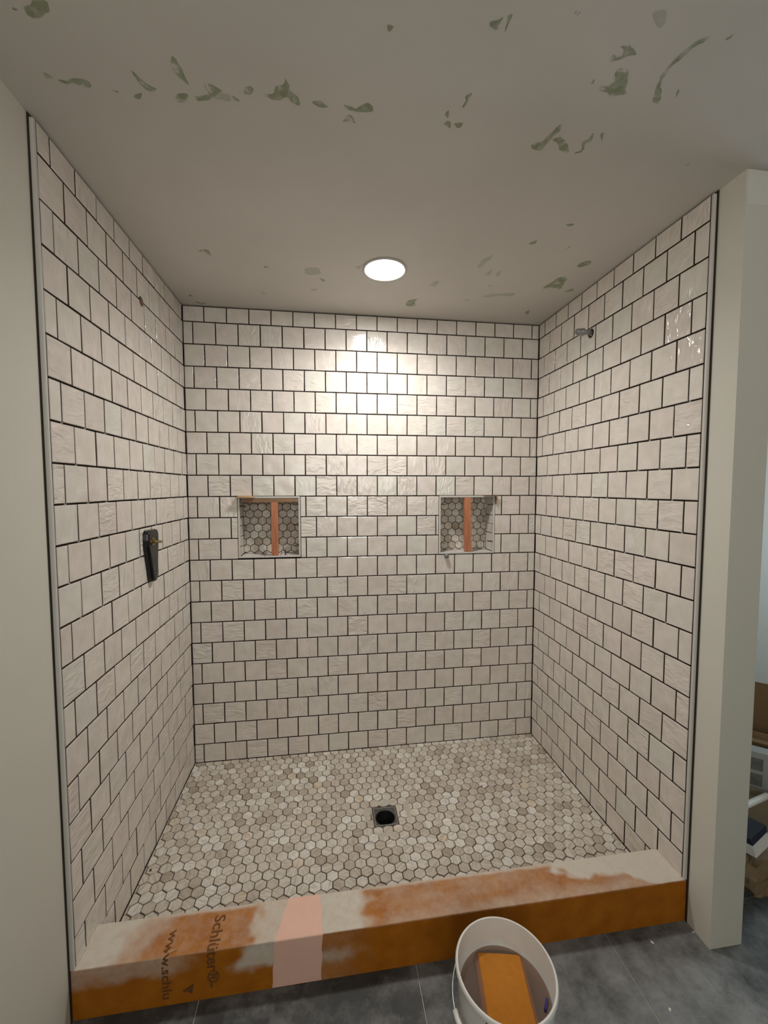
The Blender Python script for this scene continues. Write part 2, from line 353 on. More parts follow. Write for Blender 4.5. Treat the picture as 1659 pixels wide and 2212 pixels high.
mb.ubox((xs[0], BK, ZF), (xs[1], 1.3, ZC)); mb.ubox((xs[2], BK, ZF), (xs[3], 1.3, ZC)); mb.ubox((xs[4], BK, ZF), (xs[5], 1.3, ZC))
for a, b in ((1, 2), (3, 4)):
    mb.ubox((xs[a], BK, ZF), (xs[b], 1.3, -12.07)); mb.ubox((xs[a], BK, -8.9), (xs[b], 1.3, ZC)); mb.ubox((xs[a], 1.06, -12.07), (xs[b], 1.3, -8.9))
wall_back = mb.build('wall_back', M_BACK, kind='structure')
mb = MB(); mb.ubox((-1.2, -DF-0.145, ZF), (-BK, 1.3, ZC))
wall_left = mb.build('wall_left', M_BACK, kind='structure')
mb = MB(); mb.ubox((-1.2, YB, ZF), (-0.10, -DF-0.145, ZC)); wall_left_front = mb.build('wall_left_front', M_DRY, kind='structure')
# right: stub wall between the shower and the next room
mb = MB(); mb.ubox((W+BK, -DF-0.145, ZF), (W+0.4, 1.3, ZC)); wall_right = mb.build('wall_right', M_BACK, kind='structure')
SY = -10.45
mb = MB(); mb.ubox((W+0.105, SY, ZF), (18.46, -DF-0.145, ZC)); mb.ubox((W+0.4, -DF-0.145, ZF), (18.46, 1.3, ZC))
stub = mb.build('wall_right_front', M_DRY, kind='structure')
mb = MB(); mb.ubox((W+0.15, SY-0.006, -1.15), (18.46, SY+0.01, ZC)); mb.build('pale_band', M_PALE, stub)  # slightly paler band along the top of the wall end
mb = MB(); mb.ubox((18.46, 0.3, ZF), (XR, 1.3, ZC)); mb.build('wall_far', M_DRY, kind='structure')
mb = MB(); rx0, rx1, rz0, rz1 = 1.5, 15.5, -9.5, -1.9
mb.ubox((-1.2, YB-1, ZF), (XR, YB, rz0)); mb.ubox((-1.2, YB-1, rz1), (XR, YB, ZC)); mb.ubox((-1.2, YB-1, rz0), (rx0, YB, rz1)); mb.ubox((rx1, YB-1, rz0), (XR, YB, rz1))
mb.build('wall_rear', M_DRY, kind='structure')
fill_win = link('fill_window', None, kind='structure')  # unseen window added to carry the fill from behind the camera
mb = MB(); q_ = 0.5
mb.ubox((rx0, YB-.7, rz0), (rx0+q_, YB-.1, rz1)); mb.ubox((rx1-q_, YB-.7, rz0), (rx1, YB-.1, rz1)); mb.ubox((rx0, YB-.7, rz0), (rx1, YB-.1, rz0+q_)); mb.ubox((rx0, YB-.7, rz1-q_), (rx1, YB-.1, rz1))
mb.build('window_frame', M_TRIM, fill_win)
mb = MB(); mb.ubox((rx0+.3, YB-.42, rz0+.3), (rx1-.3, YB-.35, rz1-.3)); mb.build('pane', glass_material(), fill_win)
mb = MB(); wy0, wy1, wz0, wz1 = -9.5, -1.5, -14, -5
mb.ubox((XR, YB-1, ZF), (XR+1, 1.3, wz0)); mb.ubox((XR, YB-1, wz1), (XR+1, 1.3, ZC)); mb.ubox((XR, YB-1, wz0), (XR+1, wy0, wz1)); mb.ubox((XR, wy1, wz0), (XR+1, 1.3, wz1))
mb.build('wall_far_right', M_DRY, kind='structure')
win = link('window_1', None, kind='structure'); win.location = (0, 0, 0)
mb = MB(); fwid = 0.5
mb.ubox((XR+.1, wy0, wz0), (XR+.7, wy0+fwid, wz1)); mb.ubox((XR+.1, wy1-fwid, wz0), (XR+.7, wy1, wz1)); mb.ubox((XR+.1, wy0, wz0), (XR+.7, wy1, wz0+fwid)); mb.ubox((XR+.1, wy0, wz1-fwid), (XR+.7, wy1, wz1))
mb.build('window_frame', M_TRIM, win)
mb = MB(); mb.ubox((XR+.35, wy0+.3, wz0+.3), (XR+.42, wy1-.3, wz1-.3)); mb.build('pane', glass_material(), win)

# ------------------------------------------------------------------ wall tiles
TT = 0.085; GAP = 0.046
def tile_mesh(a, b, seed, name='tile'):
    """a x b u, local frame: x along the wall, y up, z out of the wall"""
    rr = random.Random(seed); j = 0.0035
    ring = []
    for x, y in ((-1,-1),(0,-1),(1,-1),(1,0),(1,1),(0,1),(-1,1),(-1,0)):
        ring.append((x*a/2+rr.uniform(-j, j), y*b/2+rr.uniform(-j, j)))
    c = 0.016
    vs = [((x-(c if x > 0.01 else -c if x < -0.01 else 0))*P, (y-(c if y > 0.01 else -c if y < -0.01 else 0))*P, 0) for x, y in ring]
    vs += [(x*P, y*P, -c*0.75*P) for x, y in ring]+[(x*P, y*P, -TT*P) for x, y in ring]
    fs = [tuple(range(8))]+[(i+8, (i+1) % 8+8, (i+1) % 8, i) for i in range(8)]+[(i+16, (i+1) % 8+16, (i+1) % 8+8, i+8) for i in range(8)]
    return vs, fs
SIDE = [0]*9+[1]*8
_cache = {}
def tile_data(a, b, rr):
    k = (round(a, 2), round(b, 2), rr.randrange(6 if a > .9 and b > .9 else 2))
    if k not in _cache:
        mb = MB(); mb.add(*tile_mesh(k[0], k[1], hash(k) & 0xffff)); mb.m = list(SIDE); _cache[k] = mb.mesh('tile', [M_TILE, M_BODY])
    return _cache[k]
def frame(o, u, v, n):
    m = Matrix.Identity(4)
    for i, q in enumerate((u, v, n)):
        for r in range(3): m[r][i] = q[r]
    m.translation = o; return m
def courses(width, off_even, off_odd, holes=()):
    """rectangles (u0,u1,z0,z1) of a running-bond wall"""
    out = []
    for j in range(0, 22):
        z1 = ZC-0.03 if j == 0 else -j; z0 = -(j+1) if j < 21 else ZP-0.02
        off = off_odd if j % 2 else off_even
        cuts = [0.0]; x = off
        while x < width-0.02:
            if x > 0.02: cuts.append(x)
            x += 1.0
        cuts.append(width)
        for a, b in zip(cuts, cuts[1:]):
            segs = [(a, b)]
            for h0, h1, hz0, hz1 in holes:
                if z0 > hz0-0.3 and z1 < hz1+0.3:
                    segs = [s for (p, q) in segs for s in ((p, min(q, h0)), (max(p, h1), q)) if s[1]-s[0] > 0.07]
            out += [(p, q, z0, z1) for p, q in segs]
    return out
def lay(wall, rects, place, uv, nmax, seed):
    """place(u,z) -> point in u on the finished face"""
    rr = random.Random(seed); items = []
    for u0, u1, z0, z1 in rects:
        q = [proj(place(a, b)) for a, b in ((u0, z0), (u1, z0), (u1, z1), (u0, z1))]
        A = abs(sum(q[i][0]*q[(i+1) % 4][1]-q[(i+1) % 4][0]*q[i][1] for i in range(4)))/2
        items.append((A, u0, u1, z0, z1))
    items.sort(reverse=True)
    U, Vv, Nn = uv
    rest = MB()
    for i, (A, u0, u1, z0, z1) in enumerate(items):
        a, b = u1-u0-GAP, z1-z0-GAP
        if a < 0.03: continue
        c = V(*place((u0+u1)/2, (z0+z1)/2))
        tx, ty, lift = rr.gauss(0, 0.0035), rr.gauss(0, 0.0035), rr.uniform(-0.006, 0.006)*P
        R = Matrix.Rotation(tx, 3, Vector(U)) @ Matrix.Rotation(ty, 3, Vector(Vv)) @ Matrix.Rotation(rr.gauss(0, 0.0025), 3, Vector(Nn))
        mt = frame(c+Vector(Nn)*lift, R @ Vector(U), R @ Vector(Vv), R @ Vector(Nn))
        if i < nmax: link('tile', tile_data(a, b, rr), wall, matrix=mt)
        else:
            vs, fs = tile_mesh(a, b, rr.randrange(999))
            rest.add([mt @ Vector(q) for q in vs], fs); rest.m[-17:] = SIDE
    if rest.v:
        fr = frame(Vector((0, 0, 0)), Vector(U), Vector(Vv), Vector(Nn)); inv = fr.inverted()
        rest.v = [tuple(inv @ Vector(q)) for q in rest.v]
        o = rest.build('tile_remainder', [M_TILE, M_BODY], wall, kind='stuff', fix=False); o.matrix_basis = fr
lay(wall_back, courses(W, 0.92, 0.42, NICHES), lambda u, z: (u, 0, z), ((1,0,0),(0,0,1),(0,-1,0)), 300, 1)
lay(wall_left, courses(DF, 0.462, 0.945), lambda u, z: (0, -DF+u, z), ((0,1,0),(0,0,1),(1,0,0)), 300, 2)
lay(wall_right, courses(DF, 0.55, 0.047), lambda u, z: (W, -u, z), ((0,-1,0),(0,0,1),(-1,0,0)), 300, 3)

def nubs(wall, off_e, off_o, place, n, rows, seed):
    rr = random.Random(seed)
    for j in rows:
        off = off_o if j % 2 else off_e; u = off % 1.0
        while u < DF-0.1:
            if rr.random() < 0.7:
                mb = MB(); c = Vector(place(u+rr.uniform(-.05, .05), -(j+1)))
                d = Vector((0.03 if n[0] else 0.05, 0.05 if n[0] else 0.03, 0.02)); q = c-Vector(n)*0.03
                mb.box(V(*(q-d/2)), V(*(q+d/2))); mb.build('spacer_nub', M_PALE, wall)
            u += 1.0
nubs(wall_left, 0.462, 0.945, lambda u, z: (0, -DF+u, z), (1, 0, 0), range(6, 12), 21)
nubs(wall_right, 0.55, 0.047, lambda u, z: (W, -u, z), (-1, 0, 0), range(5, 13), 22)
# edge profiles at the front of both side walls
for i, (x0, x1, y0, zb) in enumerate(((-0.1, 0.006, -DF-0.10, -20.74), (W-0.006, W+0.1, -DF-0.10, -20.74)), 1):
    mb = MB(); a = V(x0, y0, zb); b = V(x1, -DF-0.012, ZC-0.06); mb.cbox(a, b, 0.0015)
    mb.build('trim_%d' % i, M_TRIM, kind='structure')

# ------------------------------------------------------------------ ceiling: bare patches where the skim coat is missing
def patch(pts, sx=1, ox=0, oy=0, mat=None, jit=0.02):
    q = [at(ox+x/sx, oy+y/sx, 2, ZC) for x, y in pts]
    pl = []
    for k in range(len(q)):          # cut the corners once, then fray the outline
        a, b = q[k], q[(k+1) % len(q)]; pl += [a*0.8+b*0.2, a*0.2+b*0.8]
    q = pl; pl = []
    for i in range(len(q)):
        a, b = q[i], q[(i+1) % len(q)]; d = b-a; ln = d.length
        n = max(1, min(10, int(ln/0.07)))
        for k in range(n):
            t = k/n; s = random.uniform(-jit, jit) if ln > 0.03 else 0
            nx, ny = (-d.y/ln, d.x/ln) if ln > 1e-6 else (0, 0)
            pl.append((a.x+d.x*t+nx*s, a.y+d.y*t+ny*s))
    mb = MB(); n = len(pl); off = random.uniform(0.0, 0.002)
    mb.add([V(x, y, ZC-0.004-off) for x, y in pl]+[V(x, y, ZC+0.002) for x, y in pl],
           [tuple(range(n))]+[(i, (i+1) % n, n+(i+1) % n, n+i) for i in range(n)])
    mb.build('bare_patch', mat or M_GREEN, ceiling)
A_ = [[(100,35),(125,25),(150,0),(195,0),(215,40),(185,60),(160,72),(140,78),(120,60)], [(190,310),(235,335),(210,340),(185,325)],
 [(245,345),(300,348),(315,335),(380,345),(395,375),(350,372),(320,355),(290,362)], [(565,298),(590,325),(620,350),(685,390),(640,392),(610,370),(580,325)],
 [(740,235),(765,260),(790,310),(820,370),(790,350),(760,320),(735,280)], [(880,350),(960,388),(940,400),(915,425),(890,385)], [(750,415),(790,400),(820,410),(800,440),(765,442)],
 [(1055,380),(1080,372),(1098,385),(1085,402),(1055,405)], [(1138,402),(1180,408),(1185,378),(1225,360),(1232,335),(1250,365),(1245,390),(1280,410),(1298,455),(1265,445),(1240,410),(1205,432),(1145,420)],
 [(1340,440),(1380,435),(1422,460),(1395,465)], [(1480,448),(1510,462),(1540,468),(1580,443),(1615,460),(1612,485),(1550,480),(1500,475)], [(1505,497),(1525,497),(1540,540),(1510,520),(1475,528)],
 [(1000,410),(1042,438),(1005,430)], [(840,410),(915,412),(905,428),(850,440)], [(480,385),(515,395),(495,398)], [(580,405),(620,400),(600,430),(580,420)], [(50,30),(78,40),(60,44)]]
for p_ in A_: patch(p_, 1.9988)
patch([(916,398),(1000,410),(1000,440),(916,426)], 1.9988, mat=M_GREEN2)
B_ = [[(10,108),(48,115),(20,140)], [(455,95),(500,80),(515,70),(495,105),(490,130),(460,115)], [(535,60),(555,60),(545,90),(515,145),(530,100)], [(820,50),(850,45),(835,70)],
 [(975,262),(995,228),(1000,250),(1030,240),(1040,215),(1020,198),(1055,195),(1070,205),(1095,240),(1060,236),(1005,265)],
 [(1000,310),(1025,290),(1055,300),(1055,350),(1045,385),(1050,405),(980,418),(975,400),(925,385),(940,370),(975,370),(1000,350)], [(890,360),(908,340),(905,365)],
 [(1418,150),(1330,190),(1290,225),(1240,270),(1200,320),(1175,380),(1155,440),(1190,450),(1195,400),(1200,350),(1230,300),(1290,245),(1340,205),(1415,158)],
 [(1470,175),(1515,145),(1500,160)], [(1258,415),(1275,372),(1270,420)], [(335,465),(350,440),(352,415),(385,398),(360,430),(345,462)], [(262,490),(283,472),(275,515)], [(258,540),(270,525),(290,525),(285,555)],
 [(300,530),(345,530),(330,550),(310,555)], [(628,630),(660,615),(690,610),(720,575),(765,535),(765,565),(730,590),(700,620),(680,650),(645,645)], [(725,600),(770,590),(790,625),(800,660),(760,650),(755,620)],
 [(815,665),(855,648),(848,615),(890,595),(905,570),(905,600),(865,625),(860,658)], [(930,580),(950,570),(940,620)], [(1300,715),(1325,705),(1310,718)]]
for p_ in B_: patch(p_, 2.0012, 830)
patch([(1165,55),(1215,40),(1222,90),(1190,125),(1170,95)], 2.0012, 830, mat=M_GREEN2)
patch([(1040,215),(1068,207),(1085,235),(1032,240)], 2.0012, 830, mat=M_GREEN2)
C_ = [[(85,262),(125,252),(145,282),(110,268)], [(570,368),(595,378),(585,385)], [(345,322),(370,325),(355,330)], [(1400,235),(1440,215),(1430,235)], [(1545,262),(1580,235),(1560,255)], [(1548,155),(1590,155),(1570,165)],
 [(1450,412),(1500,385),(1525,365),(1560,368),(1540,400),(1530,415),(1490,408)], [(1540,425),(1585,410),(1580,422)], [(1595,320),(1620,305),(1655,300),(1650,315),(1610,328)],
 [(915,482),(920,460),(965,450),(950,465),(955,480)], [(1385,510),(1410,492),(1405,515)], [(70,462),(130,470),(100,475)], [(50,435),(70,440),(58,444)]]
for p_ in C_: patch(p_, 1.8433, 380, 400)
D_ = [[(510,330),(570,328),(580,355),(515,358)], [(530,415),(570,412),(550,422)], [(712,325),(742,318),(730,335)], [(335,420),(365,435),(345,432)], [(1200,320),(1220,295),(1270,275),(1240,305),(1205,335)],
 [(1225,360),(1265,330),(1250,360)], [(1270,355),(1300,335),(1285,365)], [(1210,448),(1260,432),(1320,430),(1350,428),(1345,442),(1300,440),(1240,445)], [(1140,455),(1175,455),(1160,462)], [(1010,400),(1030,385),(1052,378),(1035,405)], [(1240,400),(1265,398),(1255,404)]]
for p_ in D_: patch(p_, 1.8433, 380, 400, mat=M_GREEN2)

# ------------------------------------------------------------------ recessed light
lc = V(8.70, -4.22, ZC)
lamp = empty('recessed_light', lc, 'round glowing recessed downlight in the shower ceiling', 'ceiling light')
mb = MB(); mb.lathe([(0.76*P, 0.0), (0.84*P, -0.0015), (0.835*P, -0.004), (0.775*P, -0.0055), (0.745*P, -0.003)], 48); mb.build('trim_ring', M_TRIM, lamp, smooth=True)
mb = MB(); mb.lathe([(0.001, -0.0035), (0.4*P, -0.0035), (0.75*P, -0.003)], 48); mb.build('lens', emit('lit_lens', (1.0, 0.975, 0.94), LENS_GLOW), lamp)
area('downlight', Vector((0, 0, -0.008)), (0, 0, 0), 1.42*P, 0, LED_POWER, (1.0, 0.97, 0.92), 'DISK', LED_SPREAD, lamp)

# ------------------------------------------------------------------ shower floor
DR = (8.235, 9.155, -4.735, -3.80)       # drain opening
ZD = ZP-0.17
YC = -8.5
def hz(x, y):
    t = max((DR[0]-x)/DR[0], (x-DR[1])/(W-DR[1]), (DR[2]-y)/(DR[2]-YC), (y-DR[3])/(-DR[3]), 0)
    return ZD+(ZP-ZD)*min(t, 1)
mb = MB(); e = 0.045
o4 = [(0, YC), (W, YC), (W, 0), (0, 0)]; i4 = [(DR[0], DR[2]), (DR[1], DR[2]), (DR[1], DR[3]), (DR[0], DR[3])]
mb.add([V(x, y, ZP-e) for x, y in o4]+[V(x, y, ZD-e) for x, y in i4], [(i, (i+1) % 4, 4+(i+1) % 4, 4+i) for i in range(4)])
pan = mb.build('floor_shower', M_GROUT, kind='structure', fix=False)
HP = 0.401; HR = HP*math.sqrt(3)/2
def hexagon(s): return [(s*math.sin(math.pi/3*k), s*math.cos(math.pi/3*k)) for k in range(6)][::-1]
def clip(poly, x0, x1, y0, y1):
    for ax, val, sg in ((0, x0, 1), (0, x1, -1), (1, y0, 1), (1, y1, -1)):
        out = []
        for i in range(len(poly)):
            a, b = poly[i], poly[(i+1) % len(poly)]
            da, db = sg*(a[ax]-val), sg*(b[ax]-val)
            if da >= 0: out.append(a)
            if (da >= 0) != (db >= 0):
                t = da/(da-db); out.append((a[0]+(b[0]-a[0])*t, a[1]+(b[1]-a[1])*t))
        poly = out
        if len(poly) < 3: return []
    return poly
def parea(q): return abs(sum(q[i][0]*q[(i+1) % len(q)][1]-q[(i+1) % len(q)][0]*q[i][1] for i in range(len(q))))/2
def hex_prism(mb, poly, place, top=0.0, thick=0.06):
    """bevelled little slab; place(a,b,h) -> point"""
    cx = sum(a for a, b in poly)/len(poly); cy = sum(b for a, b in poly)/len(poly); n = len(poly)
    ins = [(a+(cx-a)*0.05, b+(cy-b)*0.05) for a, b in poly]
    mb.add([place(a, b, top) for a, b in ins]+[place(a, b, top-0.009) for a, b in poly]+[place(a, b, top-thick) for a, b in poly],
           [tuple(range(n))]+[(n+i, n+(i+1) % n, (i+1) % n, i) for i in range(n)]+[(2*n+i, 2*n+(i+1) % n, n+(i+1) % n, n+i) for i in range(n)])
HS = (HP-0.030)/math.sqrt(3)
full = parea(hexagon(HS))
mb = MB(); hex_prism(mb, hexagon(HS), lambda a, b, h: (a*P, b*P, h*P)); HEXME = mb.mesh('hexagon_tile', M_HEX)
items = []; rr = random.Random(11)
for k in range(-5, 22):
    y = -7.05+HR*k; x = (9.117 if k % 2 == 0 else 8.9)-30*HP
    while x < W+0.3:
        cxx, cyy = x+rr.gauss(0, 0.004), y+rr.gauss(0, 0.004)
        po = [(a+cxx, b+cyy) for a, b in hexagon(HS)]
        q = clip(po, 0.03, W-0.03, YC+0.02, -0.03)
        if len(q) >= 3 and parea(q) > 0.004:
            bx = (DR[0]-0.05, DR[1]+0.05, DR[2]-0.05, DR[3]+0.05)
            if clip(q, *bx):   # cut round the drain along its nearest side
                c0 = (sum(a for a, b in q)/len(q), sum(b for a, b in q)/len(q))
                opts = [clip(q, -9, bx[0], -99, 9), clip(q, bx[1], 99, -99, 9), clip(q, -9, 99, -99, bx[2]), clip(q, -9, 99, bx[3], 9)]
                q = max(opts, key=lambda z: parea(z) if len(z) > 2 else 0)
            if len(q) >= 3 and parea(q) > 0.004:
                s = [proj((a, b, hz(a, b))) for a, b in q]
                items.append((parea(s), cxx, cyy, q, abs(parea(q)-full) < 1e-5))
        x += HP
items.sort(key=lambda t: -t[0])
rest = MB(); cnt = 0
for A, x, y, q, whole in items:
    lift = rr.uniform(-0.006, 0.006)
    if whole and cnt < 300:
        cnt += 1; g = 0.1
        gx = (hz(x+g, y)-hz(x-g, y))/(2*g); gy = (hz(x, y+g)-hz(x, y-g))/(2*g)
        n = Vector((-gx+rr.gauss(0, .008), -gy+rr.gauss(0, .008), 1)).normalized(); u = Vector((1, 0, gx)).normalized(); u = (u-n*u.dot(n)).normalized()
        link('hexagon_tile', HEXME, pan, matrix=frame(V(x, y, hz(x, y)+lift), u, n.cross(u), n))
    else:
        sx, sy = rr.gauss(0, .008), rr.gauss(0, .008)
        hex_prism(rest, q, lambda a, b, h: V(a, b, hz(a, b)+lift+h+sx*(a-x)+sy*(b-y)))
rest.build('hexagon_tile_remainder', M_HEX, pan, kind='stuff', fix=False)
# thinset smeared over the joints round the drain and in a few spots
def smear(cx, cy, rx, ry, seed, h=0.012):
    rr = random.Random(seed); mb = MB(); n = 22; vs = [V(cx, cy, hz(cx, cy)+h)]
    for ring, f in ((0.55, 0.9), (1.0, 0.05)):
        for i in range(n):
            a = 2*math.pi*i/n; k = ring*(0.75+rr.random()*0.35)
            x, y = cx+rx*k*math.cos(a), cy+ry*k*math.sin(a); x = min(max(x, .05), W-.05)
            vs.append(V(x, y, hz(x, y)+h*f-0.002))
    fs = [(0, 1+i, 1+(i+1) % n) for i in range(n)]+[(1+i, 1+n+i, 1+n+(i+1) % n, 1+(i+1) % n) for i in range(n)]
    mb.add(vs, fs); mb.build('thinset_smear', M_THIN, pan, smooth=True)
M_THIN = plain('dried_thinset', (0.50, 0.46, 0.39), 0.9, var=0.2, scale=70)
for i, (px, py, rx, ry) in enumerate(((600, 1690, .28, .22), (1165, 1690, .2, .2), (880, 1740, .16, .5), (1395, 1790, .16, .1), (792, 1752, .13, .45), (835, 1796, .5, .12), (830, 1728, .45, .16))):
    q = at(px, py, 2, ZP-.05); smear(q.x, q.y, rx, ry, i)

# ------------------------------------------------------------------ drain
dr = empty('floor_drain', V((DR[0]+DR[1])/2, (DR[2]+DR[3])/2, ZD), 'open square black drain in the middle of the hexagon tile floor', 'drain')
h = (DR[1]-DR[0])/2*P
mb = MB(); t = 0.0032
for a, b in (((-h, -h), (h, -h+t)), ((-h, h-t), (h, h)), ((-h, -h+t), (-h+t, h-t)), ((h-t, -h+t), (h, h-t))):
    mb.cbox((a[0], a[1], -0.035), (b[0], b[1], -0.001), 0.0008)
mb.build('frame', M_DRAIN, dr)
mb = MB(); n = 40; r = h-0.0055; vs = []; k = h-t
for i in range(n):
    a = 2*math.pi*i/n; c, s = math.cos(a), math.sin(a); q = k/max(abs(c), abs(s)); vs += [(r*c, r*s, -0.010), (q*c, q*s, -0.010)]
mb.add(vs, [(2*i, 2*i+1, (2*i+3) % (2*n), (2*i+2) % (2*n)) for i in range(n)]); mb.build('collar', M_COLLAR, dr, fix=False)
mb = MB(); mb.lathe([(r, -0.009), (r-0.0025, -0.0085), (r-0.0035, -0.011), (r-0.004, -0.075), (0.030, -0.085), (0.028, -0.16), (0.001, -0.16)], 40); mb.build('throat', M_DARK, dr, smooth=True)

# ------------------------------------------------------------------ curb
ZT = -20.76; YF = -9.62
cw = YC-YF; chh = ZT-ZF
curb = empty('shower_curb', V(W/2, (YC+YF)/2, ZF), 'orange foam board shower curb smeared with pale thinset', 'curb')
C0 = curb.location
def unroll(x, s, eps=0.0):
    """point on the board: s runs from the back top edge over the front edge down the face"""
    r = 0.03
    if s < cw-r: q = V(x, YC-s, ZT)+Vector((0, 0, eps))
    elif s > cw+r: q = V(x, YF, ZT-(s-cw))+Vector((0, -eps, 0))
    else:
        a = (s-cw+r)/(2*r)*math.pi/2; q = V(x, YF+r-r*math.sin(a), ZT-r+r*math.cos(a))+Vector((0, -math.sin(a), math.cos(a)))*eps
    return q-C0
def sstep(a, b, x):
    t = max(0, min(1, (x-a)/(b-a))); return t*t*(3-2*t)
def hsh(a, b): return (math.sin(a*12.9898+b*78.233)*43758.5453) % 1
def vnoise(x, y):
    i, j = math.floor(x), math.floor(y); u, v = x-i, y-j; u, v = u*u*(3-2*u), v*v*(3-2*v)
    return (hsh(i,j)*(1-u)+hsh(i+1,j)*u)*(1-v)+(hsh(i,j+1)*(1-u)+hsh(i+1,j+1)*u)*v
def smearf(x, s):
    wob = (vnoise(x*2.1, s*3)-.5)*0.7+(vnoise(x*6, s*8)-.5)*0.25
    top = 1-sstep(cw-0.02, cw+0.02, s); fr = 1-top; d = s-cw
    f = top*0.16
    # left end
    f = max(f, top*(1-sstep(1.0, 2.1, x+wob+(s*0.6)))*0.95, top*(1-sstep(1.7, 2.6, x+wob+s*.4))*0.55)
    f = max(f, fr*(1-sstep(0.25, 0.55, d+wob*.4))*(1-sstep(2.2, 3.2, x))*0.42)
    # both sides of the pink band
    f = max(f, sstep(4.0, 4.5, x+wob*.7+(s-.6)*.25)*(1-sstep(5.2, 5.3, x))*(1-sstep(1.75, 1.95, s+wob*.4))*0.85)
    f = max(f, top*sstep(5.9, 6.1, x)*(1-sstep(7.0, 8.0, x+wob))*0.95, fr*sstep(6., 6.2, x)*(1-sstep(6.6, 7.6, x+wob))*(0.1+0.4*sstep(.35, .6, d+wob*.5)*(1-sstep(.7, .95, d))))
    # dusty middle and white right end
    f = max(f, top*sstep(7.2, 8.4, x)*(0.14+0.22*vnoise(x*1.7, s*4)+0.20*sstep(0.6, 1.1, s)))
    f = max(f, top*sstep(13.0, 13.4, x+wob-s*1.1)*(1-sstep(.45, .75, s+wob*.35-max(0, x-15.6)*.75))*1.05)
    f = max(f, top*(1-sstep(0.02, 0.16, s+wob*.12))*0.8)
    f = max(f, (1-sstep(0.0, 0.05, abs(s-cw)))*0.25)
    return max(0, min(1, f))
xs_ = [-0.09+i*(W+0.185)/360 for i in range(361)]
ss = [cw*i/22 for i in range(22)]+[cw-0.03, cw-0.015, cw, cw+.015, cw+.03]+[cw+chh*i/20 for i in range(1, 21)]
ss = sorted(set(round(s, 4) for s in ss))
vs = [unroll(x, s) for x in xs_ for s in ss]; n = len(ss)
fs = [(i*n+j, i*n+j+1, (i+1)*n+j+1, (i+1)*n+j) for i in range(len(xs_)-1) for j in range(n-1)]
b0 = len(vs)
for x in (xs_[0], xs_[-1]): vs += [V(x, YC, ZF)-C0]
me = bpy.data.meshes.new('board'); last = (len(xs_)-1)*n
fs += [(0, last, b0+1, b0), (b0, b0+1, last+n-1, n-1), tuple([b0]+list(range(n-1, -1, -1))), tuple([b0+1]+list(range(last, last+n)))]
me.from_pydata(vs, [], fs); me.update()
at_ = me.attributes.new('smear', 'FLOAT', 'POINT')
at_.data.foreach_set('value', [smearf(x, s) for x in xs_ for s in ss]+[0, 0])
me.materials.append(M_CURB)
import bmesh
bm = bmesh.new(); bm.from_mesh(me); bmesh.ops.recalc_face_normals(bm, faces=bm.faces); bm.to_mesh(me); bm.free()
link('board', me, curb)
# pale pink sealing band folded over the board joint
mb = MB(); sl = [cw*i/8 for i in range(8)]+[cw-.02, cw, cw+.02]+[cw+chh*.985*i/8 for i in range(1, 9)]; sl = sorted(sl)
def bl(s): return 5.20+(4.93-5.20)*min(1, s/cw)+(-0.09)*max(0, (s-cw)/chh)
def br(s): return 6.12+0.08*min(1, s/cw)-0.05*max(0, (s-cw)/chh)
vs = []
for s in sl:
    for k in range(5):
        x = bl(s)+(br(s)-bl(s))*k/4+ (0.012*math.sin(s*9+k) if k in (0, 4) else 0); vs.append(unroll(x, s, 0.0009))
mb.add(vs, [(i*5+k, i*5+k+1, (i+1)*5+k+1, (i+1)*5+k) for i in range(len(sl)-1) for k in range(4)])
o = mb.build('sealing_band', M_PINK, curb, fix=False); o['label'] = 'pale pink sealing band folded over the curb'
md = o.modifiers.new('thick', 'SOLIDIFY'); md.thickness = 0.0008; md.offset = 0
def lettering(txt, x_base, s0, s1, cap):
    c = bpy.data.curves.new('t', 'FONT'); c.body = txt; c.fill_mode = 'FRONT'; c.resolution_u = 3; c.offset = 0.018
    o = bpy.data.objects.new('t', c); COL.objects.link(o)
    dg = bpy.context.evaluated_depsgraph_get(); me = bpy.data.meshes.new_from_object(o.evaluated_get(dg))
    bpy.data.objects.remove(o)
    b = bmesh.new(); b.from_mesh(me); bmesh.ops.triangulate(b, faces=b.faces)
    ks = max(v.co.x for v in b.verts); kc = cap/0.73
    for q in range(3):
        bmesh.ops.subdivide_edges(b, edges=[e for e in b.edges if abs(e.verts[0].co.x-e.verts[1].co.x)/ks*(s1-s0) > 0.05], cuts=1)
        bmesh.ops.triangulate(b, faces=b.faces)
    for v in b.verts:
        s = s0+v.co.x/ks*(s1-s0); v.co = unroll(x_base+v.co.y*kc, s, 0.0005)
    b.to_mesh(me); b.free(); me.materials.clear(); me.materials.append(M_LETTER); me.name = 'lettering'
    return link('lettering', me, curb)
lettering('Schl\u00fcter\u00ae-', 3.19, 0.20, cw+1.03, 0.30)
lettering('www.schlu', 2.07, 0.45, cw+1.16, 0.24)
mb = MB(); tri = [(2.853, cw+.83), (2.80, cw+1.12), (2.70, cw+1.06), (2.66, cw+1.02), (2.62, cw+1.06), (2.558, cw+.99)]
mb.add([unroll(x, s, 0.0006) for x, s in tri], [tuple(range(6))]); mb.build('printed_emblem', M_LETTER, curb, fix=False)

